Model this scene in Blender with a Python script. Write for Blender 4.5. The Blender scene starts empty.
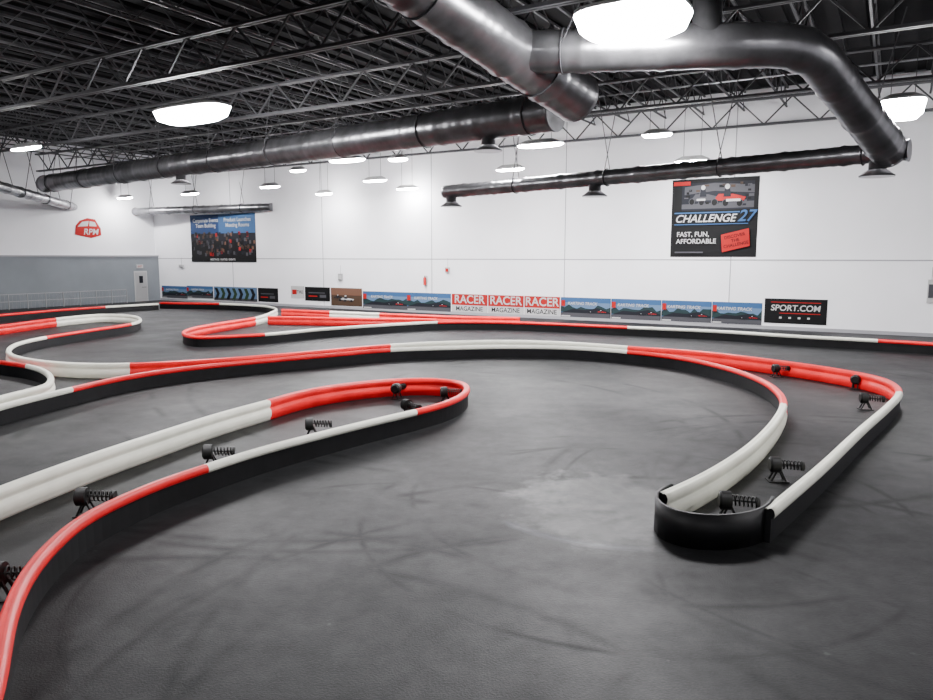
import bpy, math, random
from mathutils import Vector
random.seed(4)
F=720.0; H=3.2; P=math.atan(94/720.0)
cp,sp=math.cos(P),math.sin(P)
def ray(x,y):
    a=(x-466.5)/F; b=(350-y)/F
    return Vector((a, cp+b*sp, -sp+b*cp))
def uz(x,y,z):
    r=ray(x,y); t=(z-H)/r.z
    return Vector((r.x*t,r.y*t,z))
def ud(x,y,d):
    r=ray(x,y); t=d/r.y
    return Vector((r.x*t,d,H+r.z*t))
C=uz(158,300,0); Rr=uz(933,337,0)
U=(Rr-C).normalized(); V=Vector((U.y,-U.x,0))
def W(u,v,z): return Vector((C.x+U.x*u+V.x*v, C.y+U.y*u+V.y*v, z))
def uwall(x,y):
    r=ray(x,y); o=Vector((-C.x,-C.y,0)); t=-o.dot(V)/r.dot(V)
    p=Vector((r.x*t,r.y*t,H+r.z*t)); return ((p-C).dot(U), p.z)
def uend(x,y):
    r=ray(x,y); o=Vector((-C.x,-C.y,0)); t=-o.dot(U)/r.dot(U)
    p=Vector((r.x*t,r.y*t,H+r.z*t)); return ((p-C).dot(V), p.z)
# ---------- materials
def mat(name,col,rough=.6,metal=0,emit=0,var=0,scale=3,bump=0,spec=None):
    m=bpy.data.materials.new(name); m.use_nodes=True; nt=m.node_tree; n=nt.nodes; l=nt.links
    b=n['Principled BSDF']; c=(*col,1)
    b.inputs['Base Color'].default_value=c; b.inputs['Roughness'].default_value=rough; b.inputs['Metallic'].default_value=metal
    if spec is not None: b.inputs['Specular IOR Level'].default_value=spec
    if emit:
        b.inputs['Emission Color'].default_value=(1,.985,1,1); b.inputs['Emission Strength'].default_value=emit
    if var or bump:
        tc=n.new('ShaderNodeTexCoord'); no=n.new('ShaderNodeTexNoise'); no.inputs['Scale'].default_value=scale; no.inputs['Detail'].default_value=8
        l.new(tc.outputs['Object'],no.inputs['Vector'])
        if var:
            mx=n.new('ShaderNodeMixRGB'); mx.inputs[1].default_value=tuple(k*(1-var) for k in col)+(1,); mx.inputs[2].default_value=tuple(min(1,k*(1+var)) for k in col)+(1,)
            cr=n.new('ShaderNodeValToRGB'); cr.color_ramp.elements[0].position=.35; cr.color_ramp.elements[1].position=.65
            l.new(no.outputs['Fac'],cr.inputs[0]); l.new(cr.outputs[0],mx.inputs[0]); l.new(mx.outputs[0],b.inputs['Base Color'])
        if bump:
            bp=n.new('ShaderNodeBump'); bp.inputs['Strength'].default_value=bump; bp.inputs['Distance'].default_value=.02
            l.new(no.outputs['Fac'],bp.inputs['Height']); l.new(bp.outputs[0],b.inputs['Normal'])
    return m
M={}
M['red']=mat('barrier_red',(.84,.011,.018),.38,var=.1,scale=2,spec=.3)
M['white']=mat('barrier_white',(.85,.85,.74),.4,var=.06,scale=2.5,spec=.35)
M['black']=mat('barrier_black',(.004,.004,.005),.5,var=.4,scale=4,spec=.3)
M['rubber']=mat('black_rubber',(.004,.004,.004),.5,spec=.35)
M['duct']=mat('duct_galvanised',(.20,.20,.21),.30,.85,var=.25,scale=1.5)
M['steel']=mat('joist_steel',(.05,.05,.055),.6,.3)
M['deck']=mat('roof_deck',(.006,.006,.007),.85,spec=.15)
M['wall']=mat('wall_paint_white',(.86,.86,.89),.75,var=.03,scale=.4,bump=.05)
M['grey']=mat('wall_paint_grey',(.19,.21,.23),.7,var=.05,scale=.7)
M['lamp']=mat('lamp_lens',(1,1,1),.5,emit=430)
M['lampglare']=mat('lamp_lens_glare',(1,1,1),.5,emit=165)  # glowing lens shape that includes the bloom around the lamp
M['housing']=mat('lamp_housing',(.35,.35,.35),.5,.2)
M['seam']=mat('seam_grey',(.30,.30,.32),.8)
def flat(k,c,r=.6): M[k]=mat(k,c,r,spec=.2)
flat('p_black',(.0025,.0025,.003)); flat('p_white',(.45,.45,.45)); flat('p_red',(.32,.007,.007)); flat('p_blue',(.009,.034,.11)); flat('p_sky',(.032,.09,.21))
flat('p_lsky',(.10,.17,.28)); flat('p_hill',(.013,.03,.032)); flat('p_grey',(.055,.055,.063)); flat('p_dark',(.008,.009,.014)); flat('p_skin',(.13,.065,.042)); flat('p_brown',(.055,.032,.02)); flat('p_green',(.016,.036,.014))
def link(o): bpy.context.scene.collection.objects.link(o); return o
class MB:
    def __init__(s): s.v=[];s.f=[];s.m=[];s.mats=[];s.sm=[]
    def mi(s,k):
        if k not in s.mats: s.mats.append(k)
        return s.mats.index(k)
    def face(s,pts,k,smooth=False):
        b=len(s.v); s.v+= [tuple(p) for p in pts]; s.f.append(tuple(range(b,b+len(pts)))); s.m.append(s.mi(k)); s.sm.append(smooth)
    def box(s,o,ax,ay,az,k):
        o=Vector(o);b=len(s.v)
        for c in (0,1):
            for d in ((0,0),(1,0),(1,1),(0,1)):
                s.v.append(tuple(o+ax*d[0]+ay*d[1]+az*c))
        for q in ((0,3,2,1),(4,5,6,7),(0,1,5,4),(1,2,6,5),(2,3,7,6),(3,0,4,7)):
            s.f.append(tuple(b+i for i in q)); s.m.append(s.mi(k)); s.sm.append(False)
    def bar(s,a,c,w,k,n=4):
        a=Vector(a);c=Vector(c);d=(c-a).normalized(); t=Vector((0,0,1)) if abs(d.z)<.9 else Vector((1,0,0))
        x=d.cross(t).normalized(); y=d.cross(x); b=len(s.v)
        for p in (a,c):
            for i in range(n):
                an=2*math.pi*(i+.5)/n; s.v.append(tuple(p+(x*math.cos(an)+y*math.sin(an))*w))
        for i in range(n):
            j=(i+1)%n; s.f.append((b+i,b+j,b+n+j,b+n+i)); s.m.append(s.mi(k)); s.sm.append(n>6)
        s.f.append(tuple(range(b,b+n))); s.m.append(s.mi(k)); s.sm.append(False)
        s.f.append(tuple(range(b+n,b+2*n))); s.m.append(s.mi(k)); s.sm.append(False)
    def cone(s,a,c,r1,r2,k,n=16):
        a=Vector(a);c=Vector(c);d=(c-a).normalized(); t=Vector((0,0,1)) if abs(d.z)<.9 else Vector((1,0,0))
        x=d.cross(t).normalized(); y=d.cross(x); b=len(s.v)
        for p,r in ((a,r1),(c,r2)):
            for i in range(n):
                an=2*math.pi*i/n; s.v.append(tuple(p+(x*math.cos(an)+y*math.sin(an))*r))
        for i in range(n):
            j=(i+1)%n; s.f.append((b+i,b+j,b+n+j,b+n+i)); s.m.append(s.mi(k)); s.sm.append(True)
        for q in (0,n): s.f.append(tuple(range(b+q,b+q+n))); s.m.append(s.mi(k)); s.sm.append(False)
    def tube(s,pts,rads,k,n=24):
        b=len(s.v); N=len(pts); x=None
        for i,p in enumerate(pts):
            d=(pts[min(i+1,N-1)]-pts[max(i-1,0)]).normalized()
            if x is None:
                t=Vector((0,0,1)) if abs(d.z)<.9 else Vector((1,0,0)); x=d.cross(t).normalized()
            x=(x-d*x.dot(d)).normalized(); y=d.cross(x)
            for j in range(n):
                an=2*math.pi*j/n; s.v.append(tuple(p+(x*math.cos(an)+y*math.sin(an))*rads[i]))
        for i in range(N-1):
            for j in range(n):
                jj=(j+1)%n; s.f.append((b+i*n+j,b+i*n+jj,b+(i+1)*n+jj,b+(i+1)*n+j)); s.m.append(s.mi(k)); s.sm.append(True)
        for i in (0,N-1): s.f.append(tuple(b+i*n+j for j in range(n))); s.m.append(s.mi(k)); s.sm.append(False)
    def text(s,txt,size,o,ax,ay,k,shear=0):
        cu=bpy.data.curves.new('t','FONT'); cu.body=txt; cu.size=size; cu.shear=shear; cu.align_x='CENTER'; cu.align_y='CENTER'; cu.offset=size*.015
        ob=link(bpy.data.objects.new('t',cu)); dg=bpy.context.evaluated_depsgraph_get()
        me=bpy.data.meshes.new_from_object(ob.evaluated_get(dg)); b=len(s.v)
        for v in me.vertices: s.v.append(tuple(Vector(o)+ax*v.co.x+ay*v.co.y))
        for f in me.polygons: s.f.append(tuple(b+i for i in f.vertices)); s.m.append(s.mi(k)); s.sm.append(False)
        bpy.data.objects.remove(ob); bpy.data.meshes.remove(me); bpy.data.curves.remove(cu)
    def build(s,name):
        me=bpy.data.meshes.new(name); me.from_pydata(s.v,[],s.f)
        for k in s.mats: me.materials.append(M[k])
        me.polygons.foreach_set('material_index',s.m); me.polygons.foreach_set('use_smooth',s.sm); me.update()
        return link(bpy.data.objects.new(name,me))
Z=Vector((0,0,1))
# ---------- room shell
CEIL=10.3; LU=62; LV=64
fm=bpy.data.materials.new('asphalt_floor'); fm.use_nodes=True; nt=fm.node_tree; n=nt.nodes; l=nt.links; b=n['Principled BSDF']
geo=n.new('ShaderNodeNewGeometry')
def noise(sc,det=6,rough=.6,dist=0,vec=None):
    q=n.new('ShaderNodeTexNoise'); q.inputs['Scale'].default_value=sc; q.inputs['Detail'].default_value=det; q.inputs['Roughness'].default_value=rough; q.inputs['Distortion'].default_value=dist; l.new(vec or geo.outputs['Position'],q.inputs['Vector']); return q.outputs['Fac']
def ramp(src,a,bb,ca,cb):
    r=n.new('ShaderNodeValToRGB'); r.color_ramp.elements[0].position=a; r.color_ramp.elements[1].position=bb
    r.color_ramp.elements[0].color=(*ca,1); r.color_ramp.elements[1].color=(*cb,1); l.new(src,r.inputs[0]); return r.outputs[0]
def mth(op,a,bb=None,clamp=False):
    q=n.new('ShaderNodeMath'); q.operation=op; q.use_clamp=clamp
    for i,s_ in enumerate((a,bb)):
        if s_ is None: continue
        if isinstance(s_,(int,float)): q.inputs[i].default_value=s_
        else: l.new(s_,q.inputs[i])
    return q.outputs[0]
def mix(f,a,bb,mode='MIX'):
    q=n.new('ShaderNodeMixRGB'); q.blend_type=mode
    for i,s_ in enumerate((f,a,bb)):
        if isinstance(s_,(int,float)): q.inputs[i].default_value=s_
        elif isinstance(s_,tuple): q.inputs[i].default_value=(*s_,1)
        else: l.new(s_,q.inputs[i])
    return q.outputs[0]
def dist(cx,cy,sx=1,sy=1):
    mp=n.new('ShaderNodeVectorMath'); mp.operation='SUBTRACT'; l.new(geo.outputs['Position'],mp.inputs[0]); mp.inputs[1].default_value=(cx,cy,0)
    ml=n.new('ShaderNodeVectorMath'); ml.operation='MULTIPLY'; l.new(mp.outputs[0],ml.inputs[0]); ml.inputs[1].default_value=(1/sx,1/sy,0)
    ln=n.new('ShaderNodeVectorMath'); ln.operation='LENGTH'; l.new(ml.outputs[0],ln.inputs[0]); return ln.outputs['Value']
col=ramp(noise(.45,8,.65),.32,.68,(.0062,.0064,.0072),(.0108,.0111,.0123))
col=mix(1.0,col,ramp(noise(2.2,8,.7),.3,.7,(.8,.8,.8),(1.2,1.2,1.2)),'MULTIPLY')
col=mix(1.0,col,ramp(noise(38,3),.3,.7,(.65,.65,.65),(1.4,1.4,1.4)),'MULTIPLY')
def ring(cx,cy,r,w,nz,lo=.45):
    a=mth('ABSOLUTE',mth('SUBTRACT',dist(cx,cy),r)); a=mth('SUBTRACT',1.0,mth('DIVIDE',a,w),True)
    return mth('MULTIPLY',a,ramp(noise(nz,3),lo,lo+.12,(0,0,0),(1,1,1)))
rn=random.Random(9)
rings=[(1.5,4.5,3.6,.12),(1.2,4.7,4.1,.09),(2,5,5.2,.12),(-2,14,6.2,.12),(-1.6,14.2,6.7,.10),(5,16,7.5,.14),(4,6,6.3,.10)]
for i in range(12):
    bx,by,br=rn.choice([(-1,7,3.4),(1.0,15,6.5),(6.5,9.5,4.6),(-3,2,6.2),(3,20,11),(2,9,4)])
    rings.append((bx+rn.uniform(-.6,.6),by+rn.uniform(-.6,.6),br+rn.uniform(-.9,.9),rn.uniform(.05,.13)))
ra=None
for cx,cy,r,w in rings:
    q_=ring(cx,cy,r,w,.5,.46); ra=q_ if ra is None else mth('MAXIMUM',ra,q_)
col=mix(mth('MULTIPLY',ra,.4),col,(.003,.003,.003))
mp=n.new('ShaderNodeMapping'); mp.inputs['Scale'].default_value=(1.0,7,1); mp.inputs['Rotation'].default_value=(0,0,.5); l.new(geo.outputs['Position'],mp.inputs[0])
col=mix(mth('MULTIPLY',ramp(noise(.9,6,.7,.3,mp.outputs[0]),.54,.68,(0,0,0),(1,1,1)),.4),col,(.003,.003,.0035))
mp2=n.new('ShaderNodeMapping'); mp2.inputs['Scale'].default_value=(6,1.0,1); mp2.inputs['Rotation'].default_value=(0,0,.3); l.new(geo.outputs['Position'],mp2.inputs[0])
col=mix(mth('MULTIPLY',ramp(noise(.8,6,.7,.3,mp2.outputs[0]),.58,.72,(0,0,0),(1,1,1)),.16),col,(.026,.026,.029))
col=mix(mth('MULTIPLY',ramp(noise(7,2,.5),.74,.77,(0,0,0),(1,1,1)),.4),col,(.06,.06,.06))
pc=uz(600,505,0)
pd=mth('ADD',dist(pc.x,pc.y,1.2,1.5),mth('MULTIPLY',mth('SUBTRACT',noise(1.3,8,.7),.5),1.8))
pm=ramp(pd,.75,1.0,(1,1,1),(0,0,0))
pm=mth('MULTIPLY',pm,ramp(noise(2.5,8,.7),.35,.6,(.5,.5,.5),(1,1,1)))
col=mix(mth('MULTIPLY',pm,.7),col,(.0035,.004,.005))
def circ(a,b_,c):
    ax,ay,bx,by,cx,cy=a.x,a.y,b_.x,b_.y,c.x,c.y; d=2*(ax*(by-cy)+bx*(cy-ay)+cx*(ay-by))
    x=((ax*ax+ay*ay)*(by-cy)+(bx*bx+by*by)*(cy-ay)+(cx*cx+cy*cy)*(ay-by))/d; y=((ax*ax+ay*ay)*(cx-bx)+(bx*bx+by*by)*(ax-cx)+(cx*cx+cy*cy)*(bx-ax))/d
    return x,y,math.hypot(ax-x,ay-y)
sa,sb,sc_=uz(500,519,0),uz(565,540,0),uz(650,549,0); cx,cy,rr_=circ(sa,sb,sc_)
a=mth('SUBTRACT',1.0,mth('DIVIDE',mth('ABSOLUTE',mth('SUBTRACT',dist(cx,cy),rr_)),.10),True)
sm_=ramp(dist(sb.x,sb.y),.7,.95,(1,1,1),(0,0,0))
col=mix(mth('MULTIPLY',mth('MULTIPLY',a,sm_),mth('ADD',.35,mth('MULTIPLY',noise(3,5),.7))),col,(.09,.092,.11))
l.new(col,b.inputs['Base Color'])
rg=ramp(noise(.6),.3,.7,(.48,.48,.48),(.60,.60,.60)); rg=mix(ra,rg,(.60,.60,.60)); l.new(mix(mth('MULTIPLY',pm,.85),rg,(.30,.30,.30)),b.inputs['Roughness'])
sp_=mix(1.0,(.24,.24,.24),ramp(noise(3,8,.75),.35,.65,(.75,.75,.75),(1.25,1.25,1.25)),'MULTIPLY')
l.new(mix(mth('MULTIPLY',ra,.32),sp_,(.08,.08,.08)),b.inputs['Specular IOR Level'])
bp=n.new('ShaderNodeBump'); bp.inputs['Strength'].default_value=.35; bp.inputs['Distance'].default_value=.012; l.new(noise(50,4),bp.inputs['Height']); l.new(bp.outputs[0],b.inputs['Normal'])
M['floor']=fm
def slab(name,u0,u1,v0,v1,z0,z1,k):
    q=MB(); q.box(W(u0,v0,z0),U*(u1-u0),V*(v1-v0),Z*(z1-z0),k); return q.build(name)
slab('floor',-.3,LU+.3,-.3,LV+.3,-.2,0,'floor')
slab('wall_back',-.3,LU+.3,-.3,0,0,CEIL,'wall')
slab('wall_left',-.3,0,0,LV,0,CEIL,'wall')
slab('wall_right',LU,LU+.3,0,LV,0,CEIL,'wall')
slab('wall_front',-.3,LU+.3,LV,LV+.3,0,CEIL,'wall')
q=MB(); q.box(W(-.3,-.3,CEIL+.12),U*(LU+.6),V*(LV+.6),Z*.15,'deck')
u=0
while u<LU:
    q.box(W(u,0,CEIL),U*.35,V*LV,Z*.12,'deck'); u+=.7
q.build('ceiling')
slab('wall_left_lower',0,.3,0,LV,0,3.15,'grey')
slab('trim_1',0,.36,0,LV,3.15,3.25,'seam')
q=MB()
q.box(W(0,0,3.0),U*LU,V*.012,Z*.05,'seam')
for u in range(8,62,8): q.box(W(u,0,0),U*.04,V*.012,Z*CEIL,'seam')
q.build('trim_2')
q=MB(); q.box(W(0,0,0),U*LU,V*.03,Z*.15,'seam'); q.build('baseboard_back')
# ---------- joists & girders
q=MB()
u=1.2
while u<56:
    zt,zb=CEIL-.08,CEIL-.85
    q.bar(W(u,.05,zt),W(u,52,zt),.05,'steel'); q.bar(W(u,.05,zb),W(u,52,zb),.045,'steel')
    v=.1;up=False
    while v<51:
        q.bar(W(u,v,zt if up else zb),W(u,v+.75,zb if up else zt),.026,'steel'); v+=.75; up=not up
    u+=1.7
q.build('ceiling_joists')
q=MB()
for v in (2.5,8.2,14,19.5,25.5,31.5,38,45):
    zt,zb=CEIL-.9,CEIL-1.9
    for dv in (-.07,.07):
        q.bar(W(.3,v+dv,zt),W(61,v+dv,zt),.06,'steel'); q.bar(W(.3,v+dv,zb),W(61,v+dv,zb),.06,'steel')
    u=.5;up=True
    while u<60:
        q.bar(W(u,v,zt if up else zb),W(u+1.0,v,zb if up else zt),.038,'steel'); u+=1.0; up=not up
q.build('ceiling_girders')
q=MB()
for v in (6.5,17,28,34):
    q.bar(W(.4,v,CEIL-.98),W(61,v,CEIL-.98),.035,'duct',8)
q.build('sprinkler_pipes')
# ---------- ducts
def path(pts,fil,step=.12):
    out=[];N=len(pts); cur=[pts[0]]
    for i in range(1,N-1):
        a,p,c=pts[i-1],pts[i],pts[i+1]; d1=(a-p).normalized(); d2=(c-p).normalized(); r=min(fil,(a-p).length*.45,(c-p).length*.45)
        s_,e=p+d1*r,p+d2*r
        for k in range(9):
            t=k/8; cur.append(s_*(1-t)**2+p*2*t*(1-t)+e*t*t)
    cur.append(pts[-1])
    for i in range(len(cur)-1):
        L=(cur[i+1]-cur[i]).length; m=max(1,int(L/step))
        for k in range(m): out.append(cur[i].lerp(cur[i+1],k/m))
    out.append(cur[-1]); return out
def duct(pts,r,fil=.9,diff=(),r2=None,hang=4.0):
    q=MB(); ps=path(pts,fil); rr=[]; tot=sum((ps[i+1]-ps[i]).length for i in range(len(ps)-1)); acc=0; nexth=1.0
    last=-9
    for i,p in enumerate(ps):
        if i: acc+=(p-ps[i-1]).length
        base=r if r2 is None else r+(r2-r)*acc/tot
        k=0
        if acc-last>=1.5: k=.035; last=acc
        elif int(acc/.12)%3==0: k=.012
        rr.append(base+k)
        if acc>nexth:
            nexth+=hang
            d=(ps[min(i+1,len(ps)-1)]-ps[i-1]).normalized(); sd=d.cross(Z).normalized()
            if abs(d.z)<.6:
                for sgn in (-1,1): q.bar(p+sd*sgn*base,Vector((p.x+d.x*sgn*.9+sd.x*sgn*(base+.3),p.y+d.y*sgn*.9+sd.y*sgn*(base+.3),CEIL-.9)),.018,'steel')
                pts2=[p+(sd*math.cos(a*math.pi/8)+d.cross(sd)*math.sin(a*math.pi/8))*(base+.03) for a in range(17)]
                q.tube(pts2,[.02]*17,'steel',6)
    q.tube(ps,rr,'duct',28)
    for (t,) in diff:
        i=int(t*(len(ps)-1)); p=ps[i]; base=r if r2 is None else r+(r2-r)*t
        q.cone(p-Z*(base*.8),p-Z*(base+.18),.22,.22,'duct'); q.cone(p-Z*(base+.18),p-Z*(base+.32),.24,.42,'duct'); q.cone(p-Z*(base+.32),p-Z*(base+.36),.44,.44,'duct')
    return q
D1a=uz(45,184,7.3); D1b=uz(556,112,7.3)
duct([D1a,D1b],.46,diff=((.42,),(.93,)),r2=.54).build('air_duct')
e=ud(577,98,19.0); t=ud(412,-20,14.5)
duct([t+(t-e)*.8,e],.62).build('air_duct')
a=ud(706,46,15.8);b1=ud(808,45,16.2);c1=ud(890,152,19.6);d1=ud(445,192,30.5)
q=duct([t.lerp(e,.55),a,b1,c1],.45,fil=.9,hang=99)
q.tube([a,Vector((a.x,a.y,CEIL-.06))],[.30,.30],'duct')
q.build('air_duct')
duct([c1+(c1-d1).normalized()*.45,d1],.26,diff=((.05,),(.57,),(.98,))).build('air_duct')
a=uz(-20,181,6.6); b1=uz(95,213,6.3); c1=uz(272,207,6.3)
duct([a,b1,c1],.25,diff=((.45,),(.62,))).build('air_duct')
# ---------- lights
def lamp(px,py,z,L=1.9,w=.5,drop=.1,k='lamp'):
    p=uz(px,py,z) if not isinstance(px,Vector) else px
    q=MB(); N=32
    def rg_(zz,s):
        o=[]
        for i in range(N):
            t=2*math.pi*i/N; ct,st=math.cos(t),math.sin(t); e_=.62
            o.append(p+U*(L/2*s*math.copysign(abs(ct)**e_,ct))+V*(w/2*s*math.copysign(abs(st)**e_,st))+Z*zz)
        return o
    R=[(rg_(0,.66),k),(rg_(drop*.3,.9),k),(rg_(drop,1.0),k),(rg_(drop+.07,1.0),'housing'),(rg_(drop+.2,.6),'housing')]
    q.face(R[0][0],k)
    for i in range(4):
        A,B=R[i][0],R[i+1][0]
        for j in range(N):
            jj=(j+1)%N; q.face([A[j],A[jj],B[jj],B[j]],R[i+1][1])
    q.face(R[4][0],'housing')
    for sx in (-1,1): q.bar(p+U*(L*.25*sx)+Z*(drop+.18),Vector((p.x,p.y,CEIL-.9))+U*(L*.25*sx),.012,'steel')
    return q.build('ceiling_light')
lamp(192,122,7.45,3.1,1.1,.38,'lampglare'); lamp(632,36,7.4,2.15,1.7,.38,'lampglare'); lamp(901,119,7.3,1.25,1.2,.5,'lampglare')  # lenses made larger than the fittings, to stand in for their glare
for px,py,z,L,w in ((540,147,7.4,1.9,.6),(347,162,7.4,1.9,.6),(398,161,7.4,.9,.5),(657,137,7.6,1.1,.45),(692,163,7.0,1.4,.4),(488,152,7.2,.9,.3),
    (375,182,7.0,1.5,.2),(407,190,6.8,1.4,.2),(324,195,6.7,1.2,.2),(270,188,7.0,1.5,.2),(190,195,7.0,1.6,.2),(125,199,7.0,1.6,.2),(510,171,7.0,1.4,.25),(26,150,7.6,2.2,.25),(298,172,7.4,1.0,.25),(25,208,7.0,1.3,.2)):
    lamp(px,py,z,L,w,.08)
for x,y in ((-9,0),(14,5),(-14,10),(22,14),(2,-10),(-20,24),(-34,36)):  # unseen lamps out of frame, added for the light they give
    lamp(Vector((x,y,8.3)),0,0,2.0,.38,.08)
# ---------- barriers
PROF=[(.04,0,'b'),(.04,.28,'c'),(.068,.29,'c'),(.080,.33,'c'),(.068,.38,'c'),(.04,.402,'c'),(.012,.398,'c'),(0,.386,'c'),(-.012,.396,'c'),(-.045,.385,'c'),(-.065,.34,'c'),(-.058,.29,'c'),(-.034,.255,'c'),(-.034,.235,'c'),(-.066,.20,'c'),(-.076,.14,'c'),(-.066,.08,'c'),(-.038,.045,'c'),(-.038,0,'b')]
def cr(P0,P1,P2,P3,m):
    def tj(ti,a,b_): return ti+max(1e-4,(b_-a).length)**.5
    t0=0;t1=tj(t0,P0,P1);t2=tj(t1,P1,P2);t3=tj(t2,P2,P3);o=[]
    for k in range(m):
        t=t1+(t2-t1)*k/m
        A1=P0*((t1-t)/(t1-t0))+P1*((t-t0)/(t1-t0));A2=P1*((t2-t)/(t2-t1))+P2*((t-t1)/(t2-t1));A3=P2*((t3-t)/(t3-t2))+P3*((t-t2)/(t3-t2))
        B1=A1*((t2-t)/(t2-t0))+A2*((t-t0)/(t2-t0));B2=A2*((t3-t)/(t3-t1))+A3*((t-t1)/(t3-t1))
        o.append(B1*((t2-t)/(t2-t1))+B2*((t-t1)/(t2-t1)))
    return o
def curve(pts,cols,sm=6):
    out=[];oc=[];N=len(pts)
    for i in range(N-1):
        p0=pts[i-1] if i else pts[0]*2-pts[1]; p3=pts[i+2] if i+2<N else pts[-1]*2-pts[-2]
        m=max(1,round((pts[i+1]-pts[i]).length/.16)); s_=cr(p0,pts[i],pts[i+1],p3,m); out+=s_; oc+=[cols[i]]*m
    out.append(pts[-1]); oc.append(cols[-1])
    for _ in range(sm):
        out=[out[0]]+[(out[i-1]+out[i]*2+out[i+1])/4 for i in range(1,len(out)-1)]+[out[-1]]
    return out,oc
def barrier(data,side,name='track_barrier',sm=6,prof=PROF):
    pts=[];cols=[];c='red'
    for d in data:
        pw=uz(d[0],d[1],.4); pts.append(Vector((pw.x,pw.y,0)))
        if len(d)>2: c={'r':'red','w':'white','k':'black'}[d[2]]
        cols.append(c)
    ps,cs=curve(pts,cols,sm); q=MB(); N=len(ps); K=len(prof)
    for i,p in enumerate(ps):
        d=(ps[min(i+1,N-1)]-ps[max(i-1,0)]).normalized(); nn=Vector((d.y,-d.x,0))*(1 if side=='R' else -1)
        for (o,z,_) in prof: q.v.append(tuple(p+nn*o+Z*z))
    for i in range(N-1):
        for j in range(K):
            jj=(j+1)%K; k=cs[i] if prof[j][2]=='c' else 'black'
            q.f.append((i*K+j,i*K+jj,(i+1)*K+jj,(i+1)*K+j)); q.m.append(q.mi(k)); q.sm.append(prof[j][2]=='c')
    for i in (0,N-1): q.f.append(tuple(i*K+j for j in range(K))); q.m.append(q.mi('black')); q.sm.append(False)
    return q.build(name)
barrier([(-40,760,'r'),(-12,695),(-3,655),(3,622),(13,593),(29,565),(51,540),(80,516),(115,498),(155,481),(205,464,'w'),(260,447),(330,429),(380,417),(415,409,'r'),(445,401),(462,393),(467,387),(460,381),(430,378),(390,379),(340,384),(300,391),(268,400,'w'),(220,413),(150,435),(80,458),(0,487),(-60,510)],'R',sm=4)
barrier([(-50,331,'r'),(0,325),(55,318,'w'),(100,314),(130,315),(140,319),(130,323,'r'),(90,329),(45,336,'w'),(18,342),(8,349),(14,355),(40,360),(80,363),(130,363,'r'),(190,360),(250,356),(320,350),(390,344,'w'),(450,341),(510,340),(570,342),(628,346,'r'),(700,351),(770,359),(840,369),(880,377),(895,384),(899,391,'w'),(890,402),(860,428),(820,465),(790,490),(768,508)],'L',sm=4)
barrier([(-60,422,'w'),(0,404),(70,387,'r'),(120,376),(180,367),(260,359),(330,353),(390,348,'w'),(450,346),(510,345),(570,346),(628,350,'r'),(680,356),(730,367),(765,380),(782,394),(784,403,'w'),(775,420),(750,445),(715,468),(690,481),(663,493)],'R',sm=4)
barrier([(960,344,'r'),(878,339,'w'),(800,335),(720,330),(628,326,'r'),(560,323),(500,321),(437,321,'w'),(380,324),(320,328),(265,333,'r'),(225,335),(198,336),(184,333),(190,328),(222,322),(255,317,'w'),(271,312),(276,308),(262,305),(220,303,'r'),(160,302)],'L',sm=10)
barrier([(268,316,'r'),(320,317),(380,318),(437,318.5)],'L')
barrier([(282,309,'r'),(330,311,'w'),(380,313,'r'),(460,316),(520,317)],'L')
barrier([(-40,317,'r'),(0,314),(60,309),(105,306,'w'),(158,303)],'R')
barrier([(-60,352,'r'),(0,360),(28,364,'w'),(44,369),(51,376),(44,385),(20,391),(0,396),(-60,412)],'R',sm=4)
THIN=[(.02,0,'c'),(.02,.40,'c'),(-.02,.40,'c'),(-.02,0,'c')]
barrier([(672,484,'k'),(660,487),(654,492),(655,498),(666,507),(688,513),(713,515),(740,514),(760,509),(770,503),(773,496)],'R',name='barrier_end_belt',sm=2,prof=THIN)
# ---------- spring mounts
def mount(px,py,ang):
    p=uz(px,py,.22); p.z=0
    d=Vector((math.cos(ang),math.sin(ang),0)); e=Vector((-d.y,d.x,0)); q=MB()
    q.box(p-d*.14-e*.1,d*.28,e*.2,Z*.015,'rubber')
    for sg in (-1,1):
        q.bar(p+e*.06*sg-d*.1+Z*.01,p+e*.05*sg+Z*.22,.016,'rubber'); q.bar(p+e*.06*sg+d*.1+Z*.01,p+e*.05*sg+Z*.22,.016,'rubber')
    q.cone(p-d*.10+Z*.24,p+d*.02+Z*.24,.115,.115,'rubber',20); q.cone(p-d*.12+Z*.24,p-d*.10+Z*.24,.08,.115,'rubber',20)
    hel=[]
    for i in range(97):
        a_=i/96*2*math.pi*6; hel.append(p+d*(.04+.29*i/96)+e*.06*math.cos(a_)+Z*(.25-.02*i/96+.06*math.sin(a_)))
    q.tube(hel,[.010]*97,'rubber',6)
    q.bar(p+Z*.25,p+d*.34+Z*.23,.012,'rubber',8)
    q.cone(p+d*.32+Z*.23,p+d*.35+Z*.23,.07,.07,'rubber',14)
    return q.build('barrier_spring_mount')
for px,py,an in ((86,498,.1),(211,453,.2),(312,425,.2),(397,389,1.2),(408,406,-.8),(446,393,.2),(2,576,.1),(729,502,-.15),(778,466,-.1),(866,399,-.2),(856,380,.9),(777,369,.2),(72,367,1.2),(28,394,1.5),(158,366,1.4)):
    mount(px,py,an)
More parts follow.
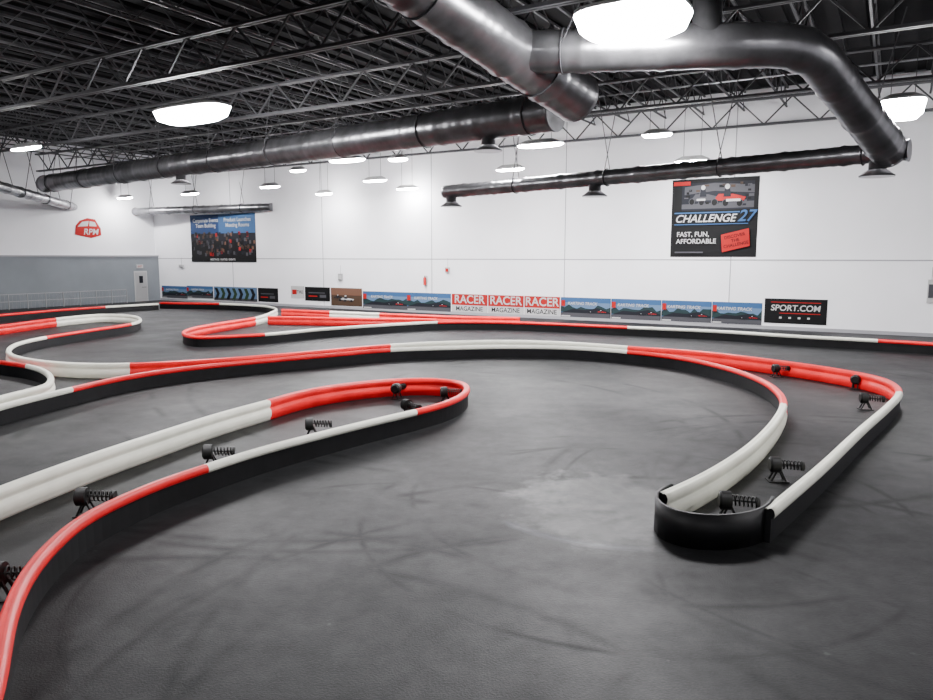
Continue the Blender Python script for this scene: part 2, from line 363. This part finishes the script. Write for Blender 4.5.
# ---------- art on walls
def art(name,x0,x1,yt,yb,fn,off=.02):
    ua,_=uwall(x0,yt); ub,_=uwall(x1,yt); _,zb=uwall((x0+x1)/2,yb); _,zt=uwall((x0+x1)/2,yt)
    w=abs(ub-ua); h=zt-zb; q=MB()
    o=W(ua,off,zb); ax=U; nn=V
    q.box(o-nn*(off-.002),ax*w,nn*(off-.004),Z*h,'p_black')
    class A: pass
    g=A(); g.w=w; g.h=h; g.n=0
    def poly(pts,k):
        g.n+=1; q.face([o+ax*(a*w)+Z*(b_*h)+nn*(.0025*g.n) for a,b_ in pts],k)
    def rect(a,b_,c,d,k): poly([(a,b_),(c,b_),(c,d),(a,d)],k)
    def txt(s_,a,b_,sz,k,shear=0,rot=0):
        g.n+=1; X=ax*math.cos(rot)+Z*math.sin(rot); Y=Z*math.cos(rot)-ax*math.sin(rot)
        q.text(s_,sz*h,o+ax*(a*w)+Z*(b_*h)+nn*(.0025*g.n+.004),X,Y,k,shear)
    g.poly=poly; g.rect=rect; g.txt=txt; fn(g); return q.build(name)
def kartart(g,cx,cy,s,body='p_red'):
    g.poly([(cx-.3*s,cy-.08*s),(cx+.32*s,cy-.1*s),(cx+.36*s,cy-.02*s),(cx+.1*s,cy+.06*s),(cx-.2*s,cy+.07*s)],body)
    g.poly([(cx-.1*s,cy),(cx+.06*s,cy),(cx+.03*s,cy+.2*s),(cx-.07*s,cy+.2*s)],'p_dark')
    for a,b_ in ((-.28,-.12),(-.05,-.14),(.24,-.15)):
        g.poly([(cx+(a+.075*math.cos(t))*s,cy+(b_+.09*math.sin(t))*s) for t in [k*math.pi/5 for k in range(10)]],'p_grey'); g.poly([(cx+(a+.06*math.cos(t))*s,cy+(b_+.075*math.sin(t))*s) for t in [k*math.pi/5 for k in range(10)]],'p_black')
    g.poly([(cx+(-.02+.05*math.cos(t))*s,cy+(.23+.06*math.sin(t))*s) for t in [k*math.pi/5 for k in range(10)]],'p_white')
def f_challenge(g):
    g.rect(.12,.60,.95,.95,'p_dark'); g.poly([(.15,.9),(.5,.94),(.95,.9),(.95,.8),(.5,.84),(.15,.8)],'p_grey'); g.poly([(.12,.62),(.95,.62),(.95,.70),(.12,.68)],'p_grey')
    rq=random.Random(3)
    for i in range(45):
        x_=.14+rq.random()*.76; y_=.64+rq.random()*.27; g.n=4; g.rect(x_,y_,x_+.03+rq.random()*.03,y_+.015+rq.random()*.02,rq.choice(['p_dark','p_grey','p_black','p_brown','p_grey']))
    kartart(g,.38,.77,.5,'p_grey'); kartart(g,.66,.76,.55,'p_red'); g.rect(.64,.7,.8,.73,'p_white'); g.rect(.3,.72,.4,.745,'p_white'); g.rect(.02,.92,.22,.97,'p_red')
    g.rect(.04,.56,.8,.575,'p_sky'); g.txt('CHALLENGE',.40,.49,.135,'p_white',.3); g.txt('27',.87,.51,.2,'p_sky',.3); g.rect(.04,.415,.9,.425,'p_sky')
    g.txt('FAST, FUN,',.27,.29,.085,'p_white'); g.txt('AFFORDABLE',.31,.20,.085,'p_white')
    g.poly([(.62,.06),(.93,.14),(.91,.36),(.6,.28)],'p_red'); g.txt('DISCOVER\nTHE\nCHALLENGE',.765,.21,.055,'p_black',0,.2); g.rect(.06,.05,.4,.07,'p_grey')
art('wall_poster',673,760,178,257,f_challenge)
def f_corp(g):
    g.rect(0,.5,1,1,'p_blue'); g.rect(.45,.5,1,1,'p_sky'); g.rect(0,.45,1,.6,'p_dark')
    for i in range(170):
        a=random.random()*.96+.01; b_=.12+random.random()*.45; k=random.choice(['p_red','p_dark','p_grey','p_dark','p_black','p_dark','p_brown','p_skin','p_black','p_grey'])
        g.n=3; g.rect(a,b_,a+.03,b_+.07,k)
    g.n=8
    g.rect(0,0,1,.1,'p_black'); g.txt('MEETINGS  PARTIES  EVENTS',.5,.05,.06,'p_white')
    g.txt('Corporate Events\nTeam Building',.25,.82,.11,'p_white'); g.txt('Product Launches\nMeeting Rooms',.74,.82,.11,'p_white')
art('wall_poster',190,255,214,262,f_corp)
def f_land(g):
    g.rect(0,0,1,1,'p_sky'); g.rect(0,.45,1,.75,'p_lsky')
    rr=random.Random(int(g.w*1000)); pts=[(0,.25)]+[(i/12,.42+rr.random()*.25) for i in range(13)]+[(1,.25)]
    g.poly(pts,'p_hill'); g.poly([(0,.2),(.25,.42),(.5,.38),(.75,.5),(1,.3),(1,.2)],'p_dark'); g.rect(0,0,1,.22,'p_grey'); g.rect(.02,.02,.2,.08,'p_white')
    kartart(g,.82,.32,.28,'p_red'); kartart(g,.62,.26,.2,'p_black'); g.txt('KARTING TRACK',.45,.70,.2,'p_white',.2); g.rect(.02,.56,.10,.85,'p_red')
def f_racer(g):
    g.rect(0,.4,1,1,'p_red'); g.rect(0,0,1,.4,'p_white'); g.txt('RACER',.5,.70,.62,'p_white'); g.txt('MAGAZINE',.5,.2,.34,'p_black')
def f_sport(g):
    g.rect(.02,.04,.98,.96,'p_black'); g.txt('SPORT.COM',.5,.62,.33,'p_white',.1); g.rect(.1,.84,.9,.87,'p_red'); g.rect(.25,.40,.9,.43,'p_red')
    for i in range(4): g.rect(.25+.15*i,.2,.29+.15*i,.27,'p_white')
def f_chev(g):
    g.rect(0,0,1,1,'p_lsky'); g.rect(0,0,1,.2,'p_grey')
    for i in range(7):
        a=.02+i*.138; g.poly([(a,.1),(a+.07,.1),(a+.12,.5),(a+.07,.9),(a,.9),(a+.05,.5)],'p_green' if i%2 else 'p_black')
def f_blk(g): g.rect(.03,.05,.97,.95,'p_black'); g.rect(.15,.55,.8,.62,'p_grey'); g.rect(.15,.3,.5,.38,'p_red'); g.rect(.6,.25,.85,.45,'p_grey')
def f_wr(g): g.rect(0,0,1,1,'p_white'); g.rect(.1,.3,.45,.7,'p_red'); g.txt('TIRE',.7,.5,.35,'p_black')
def f_kart(g): g.rect(0,0,1,1,'p_brown'); g.rect(0,.6,1,1,'p_skin'); kartart(g,.5,.4,.7,'p_white'); kartart(g,.25,.5,.4,'p_dark')
def top(x): return 291+(x-362)*.0302
def bot(x): return 308+(x-362)*.0427
def ban(x0,x1,fn): m=(x0+x1)/2; art('wall_banner',x0,x1,top(m),bot(m),fn)
for x0,x1 in ((162,187),(187,213)): art('wall_banner',x0,x1,286,298,f_land)
art('wall_banner',214,257,287,301,f_chev); art('wall_banner',258,278,288,302,f_blk)
art('wall_banner',291,304,286,298,f_wr); art('wall_banner',305,330,287,301,f_blk); art('wall_banner',331,362,288,306,f_kart)
ban(363,407,f_land); ban(407,451,f_land)
for i in range(3): ban(452+i*36.3,487.5+i*36.3,f_racer)
for i in range(4): ban(561+i*50.5,611+i*50.5,f_land)
art('wall_banner',765,828,299,324,f_sport)
def logo():
    v0,z0=uend(75,238); v1,z1=uend(100,218); v2,z2=uend(87,238); q=MB(); o=W(.02,v0,z2); ax=-V; w=abs(v1-v0); h=uend(87,218)[1]-z2
    def pl(pts,k,n_): q.face([o+ax*(a*w)+Z*(b_*h)+U*n_ for a,b_ in pts],k)
    pl([(0,.15),(.05,.6),(.2,.85),(.5,1),(.8,.95),(.9,.7),(1,.5),(1,.15),(.6,0)],'p_red',0); pl([(.12,.55),(.3,.8),(.55,.85),(.5,.6)],'p_white',.004); pl([(.58,.85),(.78,.8),(.84,.6),(.56,.6)],'p_white',.004)
    q.text('RPM',h*.42,o+ax*(.6*w)+Z*(.3*h)+U*.008,ax,Z,'p_white',.2); return q.build('wall_logo_sign')
logo()
v0,_=uend(145,290); v1,_=uend(132,290)
q=MB(); o=W(.3,v0,0); w=min(1.1,abs(v1-v0))
q.box(o,V*w,U*.03,Z*2.15,'p_white'); q.box(o+V*.06+U*.03,V*(w-.12),U*.02,Z*2.05,'housing'); q.box(o+V*(w*.35)+U*.05+Z*1.3,V*.3,U*.01,Z*.5,'p_dark'); q.bar(o+V*.15+U*.09+Z*1.0,o+V*.5+U*.09+Z*1.0,.02,'steel')
q.build('door_1')
q=MB(); q.box(o+V*(w*.3)+Z*2.35,V*.5,U*.08,Z*.25,'p_white'); q.text('EXIT',.18,o+V*(w*.3+.25)+Z*2.47+U*.09,-V,Z,'p_red'); q.build('exit_sign')
q=MB(); vA,_=uend(132,300); vB=vA+24; v=vA+1.2
while v<vB:
    q.bar(W(1.2,v,0),W(1.2,v,.95),.03,'housing'); v+=1.1
for zz in (.5,.93): q.bar(W(1.2,vA+1.2,zz),W(1.2,vB,zz),.025,'housing')
v=vA+1.2
while v<vB: q.bar(W(1.2,v,.05),W(1.2,v,.93),.008,'housing'); v+=.22
q.build('guard_fence')
def fit(name,px,py,w,h,k1,k2):
    u,z=uwall(px,py); q=MB(); q.box(W(u-w/2,.013,z-h/2),U*w,V*.1,Z*h,k1); q.box(W(u-w*.35,.113,z-h*.3),U*w*.7,V*.03,Z*h*.6,k2); q.bar(W(u,.03,z+h/2),W(u,.03,z+h/2+.5),.012,'seam'); return q.build(name)
fit('alarm_box',448,270,.25,.3,'p_white','p_red'); fit('electrical_box',341,277,.3,.4,'housing','p_white'); fit('emergency_light',182,266,.45,.2,'p_white','housing'); fit('wall_sign',931,291,.25,.9,'p_white','p_grey')
def ext(px,py):
    u,z=uwall(px,py); q=MB(); p=W(u,.14,z); q.cone(p-Z*.22,p+Z*.16,.08,.08,'p_red'); q.cone(p+Z*.16,p+Z*.24,.08,.03,'p_red'); q.bar(p+Z*.24,p+Z*.3,.02,'steel',8); q.bar(p+Z*.28,p+Z*.1+U*.12,.012,'rubber'); q.box(W(u-.1,.013,z-.3),U*.2,V*.03,Z*.6,'p_white'); q.build('fire_extinguisher')
ext(426,281)
# ---------- camera, world
cam=bpy.data.cameras.new('camera'); co=link(bpy.data.objects.new('camera',cam)); co.location=(0,0,H); co.rotation_euler=(math.pi/2-P,0,0); cam.sensor_width=36; cam.lens=36*F/933
bpy.context.scene.camera=co
w=bpy.data.worlds.new('world'); bpy.context.scene.world=w; w.use_nodes=True; w.node_tree.nodes['Background'].inputs[0].default_value=(.5,.5,.55,1); w.node_tree.nodes['Background'].inputs[1].default_value=.1
